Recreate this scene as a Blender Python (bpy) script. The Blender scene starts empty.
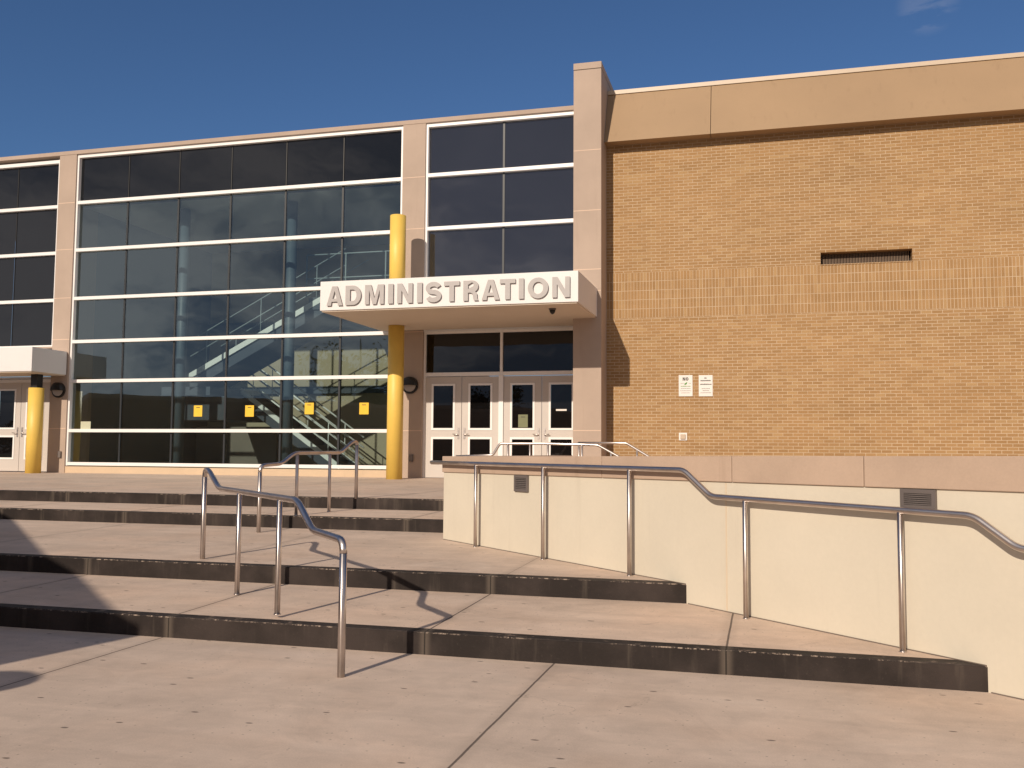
import bpy, bmesh, math, random
from math import radians, sin, cos, pi, atan2, hypot
from mathutils import Vector, Matrix
from mathutils.geometry import tessellate_polygon
random.seed(7)
sc = bpy.context.scene
C = sc.collection

# ------------------------------------------------------------------ camera
CAM_H = 1.48
FPX = 941.65
yaw, pitch, roll = radians(-15.138), radians(4.077), radians(0.3912)
fwd = Vector((sin(yaw)*cos(pitch), cos(yaw)*cos(pitch), sin(pitch)))
rt0 = Vector((cos(yaw), -sin(yaw), 0)); up0 = rt0.cross(fwd)
rt = rt0*cos(roll) + up0*sin(roll); up = up0*cos(roll) - rt0*sin(roll)
cd = bpy.data.cameras.new('camera'); cam = bpy.data.objects.new('camera', cd); C.objects.link(cam)
m = Matrix.Identity(4)
for i in range(3):
    m[i][0], m[i][1], m[i][2] = rt[i], up[i], -fwd[i]
m[2][3] = CAM_H
cam.matrix_world = m
cd.sensor_width = 36; cd.lens = FPX/1024*36; cd.clip_start = .05; cd.clip_end = 3000
sc.camera = cam
sc.view_settings.view_transform = 'Standard'; sc.view_settings.look = 'None'
sc.view_settings.gamma = 1; sc.view_settings.exposure = 0.0

def at(px, py, Y):
    """survey helper: the point at depth Y that was sighted at pixel (px, py)"""
    d = rt*((px-512)/FPX) - up*((py-384)/FPX) + fwd
    t = Y/d.y
    return Vector((d.x*t, Y, d.z*t + CAM_H))

# ------------------------------------------------------------------ light
SUN_AZ, SUN_EL = radians(12.3), radians(27.0)      # light travels towards +Y turned 12.3 deg to +X
ldir = Vector((sin(SUN_AZ)*cos(SUN_EL), cos(SUN_AZ)*cos(SUN_EL), -sin(SUN_EL)))
ld = bpy.data.lights.new('sun', 'SUN'); lo = bpy.data.objects.new('sun', ld); C.objects.link(lo)
ld.energy = 4.05; ld.angle = radians(.55); ld.color = (1.0, .865, .715)
lo.rotation_euler = ldir.to_track_quat('-Z', 'Y').to_euler(); lo.location = (-5, -20, 15)

# ------------------------------------------------------------------ node helpers
class N:
    def __init__(s, tree):
        s.t = tree; s.n = tree.nodes; s.l = tree.links
    def new(s, typ, **kw):
        nd = s.n.new(typ)
        for k, v in kw.items(): setattr(nd, k, v)
        return nd
    def link(s, a, b): s.l.new(a, b)
    def setin(s, sock, v):
        if hasattr(v, 'is_output') or isinstance(v, bpy.types.NodeSocket): s.l.new(v, sock)
        else: sock.default_value = v
    def math(s, op, a, b=0.0, c=None, clamp=False):
        nd = s.new('ShaderNodeMath', operation=op, use_clamp=clamp)
        s.setin(nd.inputs[0], a); s.setin(nd.inputs[1], b)
        if c is not None: s.setin(nd.inputs[2], c)
        return nd.outputs[0]
    def mix(s, f, a, b, blend='MIX'):
        nd = s.new('ShaderNodeMix', data_type='RGBA', blend_type=blend)
        s.setin(nd.inputs[0], f); s.setin(nd.inputs[6], a); s.setin(nd.inputs[7], b)
        return nd.outputs[2]
    def noise(s, vec, scale, detail=4, rough=.55, dist=0, w=None):
        nd = s.new('ShaderNodeTexNoise')
        s.link(vec, nd.inputs['Vector']); nd.inputs['Scale'].default_value = scale
        nd.inputs['Detail'].default_value = detail; nd.inputs['Roughness'].default_value = rough
        nd.inputs['Distortion'].default_value = dist
        return nd.outputs['Fac']
    def ramp(s, f, lo, hi, a=0.0, b=1.0, smooth=True):
        nd = s.new('ShaderNodeMapRange', interpolation_type='SMOOTHSTEP' if smooth else 'LINEAR')
        s.setin(nd.inputs[0], f)
        nd.inputs[1].default_value = lo; nd.inputs[2].default_value = hi
        nd.inputs[3].default_value = a; nd.inputs[4].default_value = b
        return nd.outputs[0]
    def mapping(s, vec, scale=(1,1,1), loc=(0,0,0), rot=(0,0,0)):
        nd = s.new('ShaderNodeMapping'); s.link(vec, nd.inputs[0])
        nd.inputs['Scale'].default_value = scale; nd.inputs['Location'].default_value = loc
        nd.inputs['Rotation'].default_value = rot
        return nd.outputs[0]
    def bump(s, h, strength=.3, dist=.01):
        nd = s.new('ShaderNodeBump'); s.link(h, nd.inputs['Height'])
        nd.inputs['Strength'].default_value = strength; nd.inputs['Distance'].default_value = dist
        return nd.outputs[0]

def mat(name):
    mt = bpy.data.materials.new(name); mt.use_nodes = True
    b = mt.node_tree.nodes['Principled BSDF']
    return mt, N(mt.node_tree), b
def pos(n):
    g = n.new('ShaderNodeNewGeometry'); return g.outputs['Position']
def rgb(c, k=1.0): return (c[0]*k, c[1]*k, c[2]*k, 1)

def mottled(name, col, rough=.8, var=.12, scale=1.5, fine=60, bump=.15, metallic=0, spec=.5, stain=0, lines=None):
    """painted or stone surface: broad mottling, fine grain, optional run-down stains"""
    mt, n, b = mat(name); p = pos(n)
    a = n.noise(p, scale, 5, .6); f = n.noise(p, fine, 3, .6)
    v = n.math('MULTIPLY_ADD', n.math('SUBTRACT', a, .5), var*4, 1.0)
    v = n.math('ADD', v, n.math('MULTIPLY', n.math('SUBTRACT', f, .5), var*1.2))
    base = n.mix(1.0, rgb(col), v, 'MULTIPLY')
    if stain:
        sp = n.mapping(p, (5, 5, .35))
        st = n.ramp(n.noise(sp, 1.3, 5, .65), .56, .76)
        base = n.mix(n.math('MULTIPLY', st, stain), base, rgb((col[0]*.5, col[1]*.45, col[2]*.4)))
    n.link(base, b.inputs['Base Color'])
    b.inputs['Roughness'].default_value = rough; b.inputs['Metallic'].default_value = metallic
    b.inputs['Specular IOR Level'].default_value = spec
    if bump: n.link(n.bump(n.math('ADD', f, n.math('MULTIPLY', a, .5)), bump, .004), b.inputs['Normal'])
    return mt

# ---------- concrete paving with saw cut joints in X (and optional in Y)
def concrete(name, col, x0, dx, y0=0, dy=0, vr=.17, js=.8):
    mt, n, b = mat(name); p = pos(n)
    sx = n.new('ShaderNodeSeparateXYZ'); n.link(p, sx.inputs[0])
    a = n.noise(p, .55, 6, .62, .4); a2 = n.noise(p, 3.2, 6, .7, .6); f = n.noise(p, 110, 3, .6)
    v = n.math('MULTIPLY_ADD', n.math('SUBTRACT', a, .5), vr*3.8, 1.0)
    v = n.math('ADD', v, n.math('MULTIPLY', n.math('SUBTRACT', a2, .5), vr*2.6))
    v = n.math('ADD', v, n.math('MULTIPLY', n.math('SUBTRACT', f, .5), .34))
    # trowel streaks drawn out along X
    stv = n.noise(n.mapping(p, (.5, 3.5, 1)), 1.2, 5, .6, .5)
    v = n.math('ADD', v, n.math('MULTIPLY', n.math('SUBTRACT', stv, .5), .38))
    base = n.mix(1.0, rgb(col), v, 'MULTIPLY')
    warm = n.noise(p, .9, 3, .5); base = n.mix(n.ramp(warm, .4, .75, 0, .4), base, n.mix(1, base, (1.06, .95, .86, 1), 'MULTIPLY'))
    # dark dried stains and specks
    vo = n.new('ShaderNodeTexVoronoi', voronoi_dimensions='2D'); n.link(n.mapping(p, (1, 2.1, 1)), vo.inputs['Vector']); vo.inputs['Scale'].default_value = 1.6
    spot = n.ramp(n.math('ADD', vo.outputs['Distance'], n.math('MULTIPLY', n.math('SUBTRACT', a2, .5), .05)), .022, .046, 1, 0)
    wh = n.new('ShaderNodeTexWhiteNoise'); n.link(vo.outputs['Position'], wh.inputs['Vector'])
    spot = n.math('MULTIPLY', spot, n.math('GREATER_THAN', wh.outputs['Value'], .45))
    base = n.mix(n.math('MULTIPLY', spot, .7), base, (.05, .035, .028, 1))
    vo2 = n.new('ShaderNodeTexVoronoi', voronoi_dimensions='2D'); n.link(p, vo2.inputs['Vector']); vo2.inputs['Scale'].default_value = 9
    pit = n.math('MULTIPLY', n.ramp(vo2.outputs['Distance'], .03, .08, 1, 0), n.math('GREATER_THAN', a2, .52))
    base = n.mix(n.math('MULTIPLY', pit, .4), base, (.08, .06, .05, 1))
    blot = n.ramp(n.noise(p, 1.7, 6, .75, 1.2), .62, .74)
    base = n.mix(n.math('MULTIPLY', blot, .3), base, (.13, .10, .085, 1))
    big = n.ramp(n.noise(p, .8, 7, .72, 1.5), .50, .68)
    base = n.mix(n.math('MULTIPLY', big, .13), base, (.17, .135, .11, 1))
    pale = n.ramp(n.noise(n.mapping(p, loc=(7, 3, 0)), 1.3, 6, .7, .8), .56, .72)
    base = n.mix(n.math('MULTIPLY', pale, .16), base, (.80, .68, .58, 1))
    cw_ = n.new('ShaderNodeTexVoronoi', voronoi_dimensions='2D', feature='DISTANCE_TO_EDGE')
    wp_ = n.new('ShaderNodeVectorMath', operation='ADD'); n.link(p, wp_.inputs[0])
    nz_ = n.new('ShaderNodeTexNoise'); n.link(p, nz_.inputs['Vector']); nz_.inputs['Scale'].default_value = 2.2; nz_.inputs['Detail'].default_value = 5
    n.link(nz_.outputs['Color'], wp_.inputs[1]); n.link(wp_.outputs[0], cw_.inputs['Vector']); cw_.inputs['Scale'].default_value = .34
    crack = n.math('MULTIPLY', n.ramp(cw_.outputs['Distance'], .0008, .0022, 1, 0), n.ramp(n.noise(p, .5, 2, .5), .50, .58))
    base = n.mix(n.math('MULTIPLY', crack, .28), base, (.10, .08, .065, 1))
    def joint(coord, o, d):
        w = n.math('MULTIPLY', n.math('SUBTRACT', a2, .5), .012)
        q = n.math('PINGPONG', n.math('ADD', n.math('SUBTRACT', coord, o), w), d/2.0)   # 0 at o, o+d, ...
        return n.ramp(q, .004, .010, 1, 0), n.ramp(q, .02, .09, 1, 0)
    if dx:
        j, jw = joint(sx.outputs['X'], x0, dx)
        if dy:
            k, kw = joint(sx.outputs['Y'], y0, dy); j = n.math('MAXIMUM', j, k); jw = n.math('MAXIMUM', jw, kw)
        base = n.mix(n.math('MULTIPLY', jw, .16), base, (.18, .14, .11, 1))
        base = n.mix(n.math('MULTIPLY', j, js), base, (.055, .043, .036, 1))
        h = n.math('SUBTRACT', n.math('MULTIPLY', f, .25), j)
    else:
        h = n.math('MULTIPLY', f, .25)
    n.link(base, b.inputs['Base Color']); b.inputs['Roughness'].default_value = .86
    b.inputs['Specular IOR Level'].default_value = .3
    n.link(n.bump(n.math('ADD', h, n.math('MULTIPLY', a2, .15)), .35, .008), b.inputs['Normal'])
    return mt

CONC = (.59, .468, .377)
M_plaza = concrete('concrete_pavement', CONC, -1.455, 3.15, 1.2, 0)
M_tread = concrete('concrete_tread', (CONC[0]*1.02, CONC[1]*1.0, CONC[2]*.98), -.28, 2.14)
M_tread3 = concrete('concrete_terrace', (CONC[0]*.97, CONC[1]*.96, CONC[2]*.95), -2.3, 3.2, js=.3)

# ---------- black painted riser with chipped arris and pale streaks
def riser_mat():
    mt, n, b = mat('black_riser_paint'); p = pos(n)
    g = n.new('ShaderNodeNewGeometry'); sn = n.new('ShaderNodeSeparateXYZ'); n.link(g.outputs['True Normal'], sn.inputs[0])
    sx = n.new('ShaderNodeSeparateXYZ'); n.link(p, sx.inputs[0])
    a = n.noise(p, 2.2, 5, .6); f = n.noise(p, 45, 4, .7)
    drip = n.noise(n.mapping(p, (9, 9, .8)), 1.0, 4, .6)
    base = n.mix(n.ramp(a, .35, .7), (.021, .0155, .0135, 1), (.043, .032, .028, 1))
    base = n.mix(n.ramp(drip, .54, .80, 0, .5), base, (.13, .105, .082, 1))
    base = n.mix(n.ramp(f, .6, .8, 0, .3), base, (.13, .105, .085, 1))
    # cast joints of the risers
    q = n.math('PINGPONG', n.math('SUBTRACT', sx.outputs['X'], -.28), 1.07)
    base = n.mix(n.ramp(n.math('ADD', q, n.math('MULTIPLY', a, .02)), .015, .07, .45, 0), base, (.17, .135, .105, 1))
    base = n.mix(n.ramp(q, .004, .008, .8, 0), base, (.015, .012, .01, 1))
    edge = n.math('MULTIPLY', n.math('GREATER_THAN', sn.outputs['Z'], .2), n.math('LESS_THAN', sn.outputs['Z'], .93))
    chip = n.ramp(n.noise(p, 22, 5, .8), .48, .60)
    chip2 = n.ramp(n.noise(p, 1.6, 2, .5), .40, .56)
    ch = n.math('MULTIPLY', n.math('MULTIPLY', edge, chip), chip2)
    base = n.mix(n.math('MULTIPLY', ch, .85), base, (.40, .31, .24, 1))
    topm = n.math('GREATER_THAN', sn.outputs['Z'], .93)
    wear = n.math('MULTIPLY', topm, n.ramp(n.noise(p, 9, 5, .7), .56, .68))
    base = n.mix(n.math('MULTIPLY', wear, .6), base, (.27, .2, .155, 1))
    n.link(base, b.inputs['Base Color']); b.inputs['Roughness'].default_value = .7
    b.inputs['Specular IOR Level'].default_value = .2
    n.link(n.bump(n.math('ADD', f, a), .4, .004), b.inputs['Normal'])
    return mt
M_riser = riser_mat()
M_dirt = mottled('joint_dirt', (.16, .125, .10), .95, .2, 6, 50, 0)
M_cjoint = mottled('cream_joint', (.60, .50, .37), .8, .05, 3, 40, 0)

# ---------- buff brick in running bond with a band of soldier courses
def brick_mat():
    mt, n, b = mat('buff_brick'); p = pos(n)
    s = n.new('ShaderNodeSeparateXYZ'); n.link(p, s.inputs[0])
    c = n.new('ShaderNodeCombineXYZ'); n.link(n.math('ADD', s.outputs['X'], s.outputs['Y']), c.inputs[0]); n.link(s.outputs['Z'], c.inputs[1])
    BW, BH, MO = .2032, .0677, .0098
    Z0, Z1 = 4.424, 4.424+5*.2032
    def br(vec, w, h, off):
        t = n.new('ShaderNodeTexBrick'); n.link(vec, t.inputs['Vector'])
        t.offset = off; t.squash = 1
        t.inputs['Scale'].default_value = 1; t.inputs['Brick Width'].default_value = w; t.inputs['Row Height'].default_value = h
        t.inputs['Mortar Size'].default_value = MO*.68; t.inputs['Mortar Smooth'].default_value = .15
        t.inputs['Bias'].default_value = 0.0
        t.inputs['Color1'].default_value = (0, 0, 0, 1); t.inputs['Color2'].default_value = (1, 1, 1, 1); t.inputs['Mortar'].default_value = (.5, .5, .5, 1)
        return t
    r = br(c.outputs[0], BW, BH, .5)
    v2 = n.mapping(c.outputs[0], loc=(0, -Z0, 0))
    so = br(v2, BH, BW, 0)
    band = n.math('MULTIPLY', n.math('GREATER_THAN', s.outputs['Z'], Z0), n.math('LESS_THAN', s.outputs['Z'], Z1))
    col = n.mix(band, r.outputs['Color'], so.outputs['Color'])
    mo = n.mix(band, r.outputs['Fac'], so.outputs['Fac'])
    cr = n.new('ShaderNodeValToRGB'); n.link(col, cr.inputs[0]); e = cr.color_ramp
    e.elements[0].position = 0; e.elements[0].color = (.375, .218, .098, 1)
    e.elements[1].position = 1; e.elements[1].color = (.465, .292, .143, 1)
    x = e.elements.new(.3); x.color = (.40, .232, .105, 1)
    x = e.elements.new(.75); x.color = (.43, .255, .12, 1)
    broad = n.noise(p, .45, 4, .6, .3); rowv = n.noise(n.mapping(p, (.25, .25, 3.5)), 1.0, 3, .6)
    g = n.noise(p, 90, 3, .6)
    v = n.math('MULTIPLY_ADD', n.math('SUBTRACT', broad, .5), .28, 1.0)
    v = n.math('ADD', v, n.math('MULTIPLY', n.math('SUBTRACT', rowv, .5), .35))
    v = n.math('ADD', v, n.math('MULTIPLY', n.math('SUBTRACT', g, .5), .3))
    bc = n.mix(1, n.mix(1, cr.outputs[0], (.855, .86, .835, 1), 'MULTIPLY'), v, 'MULTIPLY')
    mcol = n.mix(n.ramp(n.noise(p, 2.5, 3, .6), .3, .7), (.46, .335, .215, 1), (.54, .405, .27, 1))
    base = n.mix(mo, bc, mcol)
    n.link(base, b.inputs['Base Color']); b.inputs['Roughness'].default_value = .85
    b.inputs['Specular IOR Level'].default_value = .25
    h = n.math('ADD', n.math('MULTIPLY', mo, -1.0), n.math('MULTIPLY', g, .3))
    n.link(n.bump(h, .5, .006), b.inputs['Normal'])
    return mt
M_brick = brick_mat()
M_stone = mottled('precast_stone', (.425, .326, .258), .8, .09, .9, 70, .12, stain=.12)
M_base = mottled('stone_base', (.58, .44, .30), .8, .08, 1.2, 60, .12, stain=.1)
M_coping = mottled('coping_stone', (.455, .335, .25), .8, .12, 1.4, 60, .2, stain=.22)
M_cream = mottled('cream_wall_paint', (.605, .548, .443), .8, .06, .9, 30, .12, stain=.10)
M_fascia = mottled('fascia_panel', (.345, .228, .128), .6, .06, .7, 50, .05, stain=.20)
M_cap = mottled('metal_cap', (.52, .41, .30), .45, .05, 1, 40, .03)
M_joint = mottled('pale_sealant', (.66, .49, .37), .8, .05, 3, 40, 0)
M_jdark = mottled('dark_sealant', (.10, .07, .05), .8, .05, 3, 40, 0)
M_white = mottled('white_frame', (.84, .815, .79), .4, .03, 1, 30, .02)
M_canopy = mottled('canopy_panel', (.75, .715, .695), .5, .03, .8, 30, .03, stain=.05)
M_letter = mottled('brushed_letter', (.415, .385, .37), .5, .04, 4, 50, .03)
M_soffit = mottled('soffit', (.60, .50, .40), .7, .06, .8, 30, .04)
M_yellow = mottled('yellow_paint', (.80, .54, .11), .5, .07, 1.5, 40, .04, stain=.16)
M_door = mottled('door_paint', (.55, .50, .455), .5, .04, 1, 40, .03)
M_black = mottled('black_metal', (.013, .012, .012), .45, .1, 3, 50, .03)
M_lens = mottled('lamp_lens', (.42, .36, .32), .35, .04, 3, 40, .02)
M_grille = mottled('grey_grille', (.17, .145, .135), .5, .1, 3, 50, .05, metallic=.3)
M_void = mottled('dark_void', (.02, .016, .014), .9, .1, 3, 50, 0)
M_plast = mottled('white_plastic', (.75, .70, .65), .45, .03, 3, 50, .02)
M_paper = mottled('yellow_paper', (.80, .50, .045), .8, .05, 8, 50, .02)
M_paperg = mottled('pale_paper', (.50, .50, .36), .8, .05, 8, 50, .02)
M_paperd = mottled('green_paper', (.19, .20, .11), .8, .05, 8, 50, .02)
M_ink = mottled('dark_ink', (.05, .045, .04), .7, .05, 8, 50, 0)
M_ink2 = mottled('grey_ink', (.30, .27, .25), .7, .05, 8, 50, 0)
M_green = mottled('green_ink', (.10, .28, .07), .7, .05, 8, 50, 0)
M_inwall = mottled('interior_plaster', (.40, .335, .235), .8, .05, .6, 30, .03)
M_infloor = mottled('interior_floor', (.20, .17, .14), .4, .1, 1, 30, .03)
M_inceil = mottled('ceiling_tile', (.70, .68, .64), .8, .04, .8, 30, .02)
M_instr = mottled('stair_steel', (.05, .06, .08), .6, .05, 2, 30, .02)
M_incol = mottled('interior_column_paint', (.085, .11, .135), .5, .05, 2, 30, .02)
M_inrail = mottled('stair_rail_paint', (.82, .82, .79), .45, .04, 2, 30, .02)
M_inrail2 = mottled('gallery_rail_paint', (.30, .34, .35), .45, .04, 2, 30, .02)
M_mull = mottled('dark_mullion', (.014, .017, .021), .45, .08, 3, 40, .02)
M_ground = mottled('asphalt_ground', (.052, .048, .045), .9, .15, .2, 20, .2)
M_grass = mottled('lawn', (.06, .085, .03), .95, .3, .3, 8, .3)
M_wing = mottled('wing_render', (.42, .30, .2), .85, .06, .8, 40, .1)

def steel_mat():
    mt, n, b = mat('brushed_steel'); p = pos(n)
    a = n.noise(p, 5, 4, .6); f = n.noise(n.mapping(p, (1, 1, .2)), 160, 2, .5)
    n.link(n.mix(n.ramp(a, .3, .75), (.72, .655, .61, 1), (.56, .50, .465, 1)), b.inputs['Base Color'])
    b.inputs['Metallic'].default_value = 1
    n.link(n.ramp(n.math('ADD', n.math('MULTIPLY', a, .6), n.math('MULTIPLY', f, .4)), .2, .8, .27, .38), b.inputs['Roughness'])
    return mt
M_steel = steel_mat()
def post_mat():
    mt = M_steel.copy(); mt.name = 'brushed_steel_post'; n = N(mt.node_tree); b = mt.node_tree.nodes['Principled BSDF']
    t = n.new('ShaderNodeTangent', direction_type='RADIAL', axis='Z'); n.link(t.outputs[0], b.inputs['Tangent'])
    b.inputs['Anisotropic'].default_value = .85; b.inputs['Anisotropic Rotation'].default_value = .25
    return mt
M_post = post_mat()

# ---------- glazing
def glass_mat(name, tint, refl, wav=.012, opaque=None, kr=2.1, k0=.07):
    mt = bpy.data.materials.new(name); mt.use_nodes = True; n = N(mt.node_tree)
    for nd in list(n.n): n.n.remove(nd)
    out = n.new('ShaderNodeOutputMaterial'); p = pos(n)
    h = n.noise(p, .7, 2, .5)
    bp = n.bump(h, wav*8, .06)
    gl = n.new('ShaderNodeBsdfGlossy'); gl.inputs['Roughness'].default_value = .012
    gl.inputs['Color'].default_value = rgb(refl); n.link(bp, gl.inputs['Normal'])
    fr = n.new('ShaderNodeFresnel'); fr.inputs['IOR'].default_value = 1.55; n.link(bp, fr.inputs['Normal'])
    fac = n.math('MULTIPLY_ADD', fr.outputs[0], kr, k0, clamp=True)
    if opaque:
        base = n.new('ShaderNodeBsdfDiffuse')
        n.link(n.mix(n.noise(p, .5, 4, .6), rgb(opaque), rgb(opaque, .5)), base.inputs['Color'])
    else:
        base = n.new('ShaderNodeBsdfTransparent'); base.inputs['Color'].default_value = rgb(tint)
    mx = n.new('ShaderNodeMixShader'); n.link(fac, mx.inputs[0]); n.link(base.outputs[0], mx.inputs[1]); n.link(gl.outputs[0], mx.inputs[2])
    n.link(mx.outputs[0], out.inputs[0])
    return mt
M_glass = glass_mat('clear_grey_glass', (.78, .89, .89), (.78, .94, 1.0))
M_dglass = glass_mat('dark_spandrel_glass', None, (.80, .82, .86), opaque=(.010, .011, .013), kr=1.1, k0=.008)
M_bglass = glass_mat('grey_bay_glass', None, (.80, .84, .92), opaque=(.028, .028, .033), kr=2.2, k0=.04)
M_doorglass = glass_mat('door_glass', None, (.75, .78, .82), opaque=(.008, .007, .007), kr=1.1, k0=.006)

# ------------------------------------------------------------------ mesh helpers
class MB:
    def __init__(s): s.v = []; s.f = []; s.smooth = set()
    def poly(s, pts):
        i = len(s.v); s.v += [tuple(p) for p in pts]; s.f.append(tuple(range(i, i+len(pts)))); return s
    def box(s, x0, x1, y0, y1, z0, z1):
        x0, x1 = sorted((x0, x1)); y0, y1 = sorted((y0, y1)); z0, z1 = sorted((z0, z1))
        i = len(s.v)
        s.v += [(x0,y0,z0),(x1,y0,z0),(x1,y1,z0),(x0,y1,z0),(x0,y0,z1),(x1,y0,z1),(x1,y1,z1),(x0,y1,z1)]
        s.f += [tuple(i+k for k in q) for q in ((0,3,2,1),(4,5,6,7),(0,1,5,4),(1,2,6,5),(2,3,7,6),(3,0,4,7))]
        return s
    def prism(s, plan, z0, z1):
        """plan polygon (counter clockwise); z0 and z1 numbers or functions of (x, y)"""
        fz = lambda z: z if callable(z) else (lambda x, y: z)
        a, b = fz(z0), fz(z1); n = len(plan); i = len(s.v)
        s.v += [(x, y, a(x, y)) for x, y in plan] + [(x, y, b(x, y)) for x, y in plan]
        s.f.append(tuple(i+n-1-k for k in range(n))); s.f.append(tuple(i+n+k for k in range(n)))
        for k in range(n): s.f.append((i+k, i+(k+1) % n, i+n+(k+1) % n, i+n+k))
        return s
    def section(s, prof, x0, x1):
        """profile in (y, z), counter clockwise seen from +X, pushed along X"""
        n = len(prof); i = len(s.v)
        s.v += [(x0, y, z) for y, z in prof] + [(x1, y, z) for y, z in prof]
        s.f.append(tuple(i+n-1-k for k in range(n))); s.f.append(tuple(i+n+k for k in range(n)))
        for k in range(n): s.f.append((i+k, i+(k+1) % n, i+n+(k+1) % n, i+n+k))
        return s
    def tube(s, pts, r, seg=14, caps=True):
        pts = [Vector(p) for p in pts]; n = len(pts); T = []
        for k in range(n):
            a = pts[max(k-1, 0)]; b = pts[min(k+1, n-1)]; T.append((b-a).normalized())
        u = T[0].orthogonal().normalized(); i = len(s.v); f0 = len(s.f)
        for k in range(n):
            u = (u - T[k]*u.dot(T[k])).normalized(); w = T[k].cross(u)
            rr = r[k] if isinstance(r, (list, tuple)) else r
            for j in range(seg):
                a = 2*pi*j/seg; s.v.append(tuple(pts[k] + (u*cos(a)+w*sin(a))*rr))
        for k in range(n-1):
            for j in range(seg):
                s.smooth.add(len(s.f))
                s.f.append((i+k*seg+j, i+k*seg+(j+1) % seg, i+(k+1)*seg+(j+1) % seg, i+(k+1)*seg+j))
        if caps:
            s.f.append(tuple(i+j for j in range(seg-1, -1, -1))); s.f.append(tuple(i+(n-1)*seg+j for j in range(seg)))
        return s
    def build(s, name, material, parent=None, bevel=0, **props):
        me = bpy.data.meshes.new(name); me.from_pydata(s.v, [], s.f); me.materials.append(material)
        for k in s.smooth: me.polygons[k].use_smooth = True
        bm = bmesh.new(); bm.from_mesh(me); (bmesh.ops.recalc_face_normals(bm, faces=bm.faces) if len(s.f) > 1 else None)
        if bevel:
            es = [e for e in bm.edges if len(e.link_faces) == 2 and e.calc_face_angle(0) > radians(40)]
            bmesh.ops.bevel(bm, geom=es, offset=bevel, segments=2, affect='EDGES', profile=.6)
        bm.to_mesh(me); bm.free()
        o = bpy.data.objects.new(name, me); C.objects.link(o)
        if parent is not None:
            o.parent = parent; o.matrix_parent_inverse = Matrix.Translation(-parent.location)
        for k, v in props.items(): o[k] = v
        return o

def thing(name, label, cat, loc=(0, 0, 0), group=None):
    o = bpy.data.objects.new(name, None); C.objects.link(o); o.location = loc; o.empty_display_size = .2
    o['label'] = label; o['category'] = cat
    if group: o['group'] = group
    return o
def tag(o, label, cat, group=None):
    o['label'] = label; o['category'] = cat
    if group: o['group'] = group
    return o
def fillet(pts, rad, k=6):
    """round the corners of a polyline"""
    P = [Vector(p) for p in pts]; out = [P[0]]
    for i in range(1, len(P)-1):
        a, b, c = P[i-1], P[i], P[i+1]; u = (a-b); w = (c-b)
        r = min(rad, u.length*.45, w.length*.45); p = b+u.normalized()*r; q = b+w.normalized()*r
        for j in range(k+1):
            t = j/k; out.append(p*(1-t)**2 + b*2*t*(1-t) + q*t*t)
    out.append(P[-1]); return out

# ------------------------------------------------------------------ ground levels
Y1, Y2, Y3, Y4 = 6.56, 8.25, 11.60, 12.98           # faces of the four risers
R = .16
zt1 = lambda x, y: .16 + .02*(y-Y1)
zt2 = lambda x, y: .355 + .02*(y-Y2)
zt3 = lambda x, y: .58 + .02*(y-Y3)
zt4 = lambda x, y: .768 + .0075*(y-Y4)
XL = -46.0
WA = Vector((-3.80, 10.90)); WD = (Vector((1.315, 6.56))-WA).normalized(); WN = Vector((-WD.y, WD.x))  # towards the building
if WN.y < 0: WN = -WN
def wall_x(y):                                        # where the face of the angled wall meets depth y
    t = (y-WA.y)/WD.y; return WA.x+WD.x*t

g = MB(); g.poly([(-700, -700, -.12), (700, -700, -.12), (700, 900, -.12), (-700, 900, -.12)]).build('ground', M_ground, kind='structure')
MB().prism([(-34, -30), (30, -30), (30, 30), (-34, 30)], -.2, 0).build('pavement', M_plaza, kind='structure')
MB().prism([(-140, -120), (90, -120), (90, -44), (-140, -44)], -.119, -.05).build('lawn', M_grass, kind='structure')

def nosed(name, y, zf, xr, parent):
    """painted riser: face, rounded arris, painted strip on the tread; butts against the tread slab"""
    z1 = zf(0, y); z0 = z1-R-.03; b = .006; d = .125
    prof = [(y, z0), (y, z1-b), (y+.004, z1-.004), (y+b, z1+.002), (y+d, z1+.002+.02*d), (y+d, z0)]
    mb = MB(); n = len(prof)
    seg = 60; xs = [XL+(xr-XL)*k/seg for k in range(seg+1)]
    for k in range(seg): mb.section(prof, xs[k], xs[k+1]) if False else None
    mb.section(prof, XL, xr)
    return mb.build(name, M_riser, parent)
steps = thing('entrance_steps', 'broad concrete entrance steps with black painted risers and chipped edges', 'steps', (-6, Y1, 0))
steps['kind'] = 'structure'
e = .125
MB().prism([(XL, Y1+e), (wall_x(Y1+e)+.02, Y1+e), (wall_x(Y2)+.02, Y2), (wall_x(Y2)+.02, Y2+.2), (XL, Y2+.2)], .0, zt1).build('tread', M_tread, steps)
MB().prism([(XL, Y2+e), (wall_x(Y2+e)+.1, Y2+e), (-3.75, 11.1), (-3.75, Y3+.2), (XL, Y3+.2)], .1, zt2).build('tread', M_tread3, steps)
MB().prism([(XL, Y3+e), (-3.75, Y3+e), (-3.75, Y4+.2), (XL, Y4+.2)], .2, zt3).build('tread', M_tread, steps)
MB().prism([(XL, Y4+e), (-3.3, Y4+e), (-3.3, 21.9), (XL, 21.9)], .3, zt4).build('landing', M_tread3, steps)
nosed('riser', Y1, zt1, wall_x(Y1)+.02, steps); nosed('riser', Y2, zt2, wall_x(Y2)+.02, steps)
nosed('riser', Y3, zt3, -3.75, steps); nosed('riser', Y4, zt4, -3.75, steps)
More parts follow.
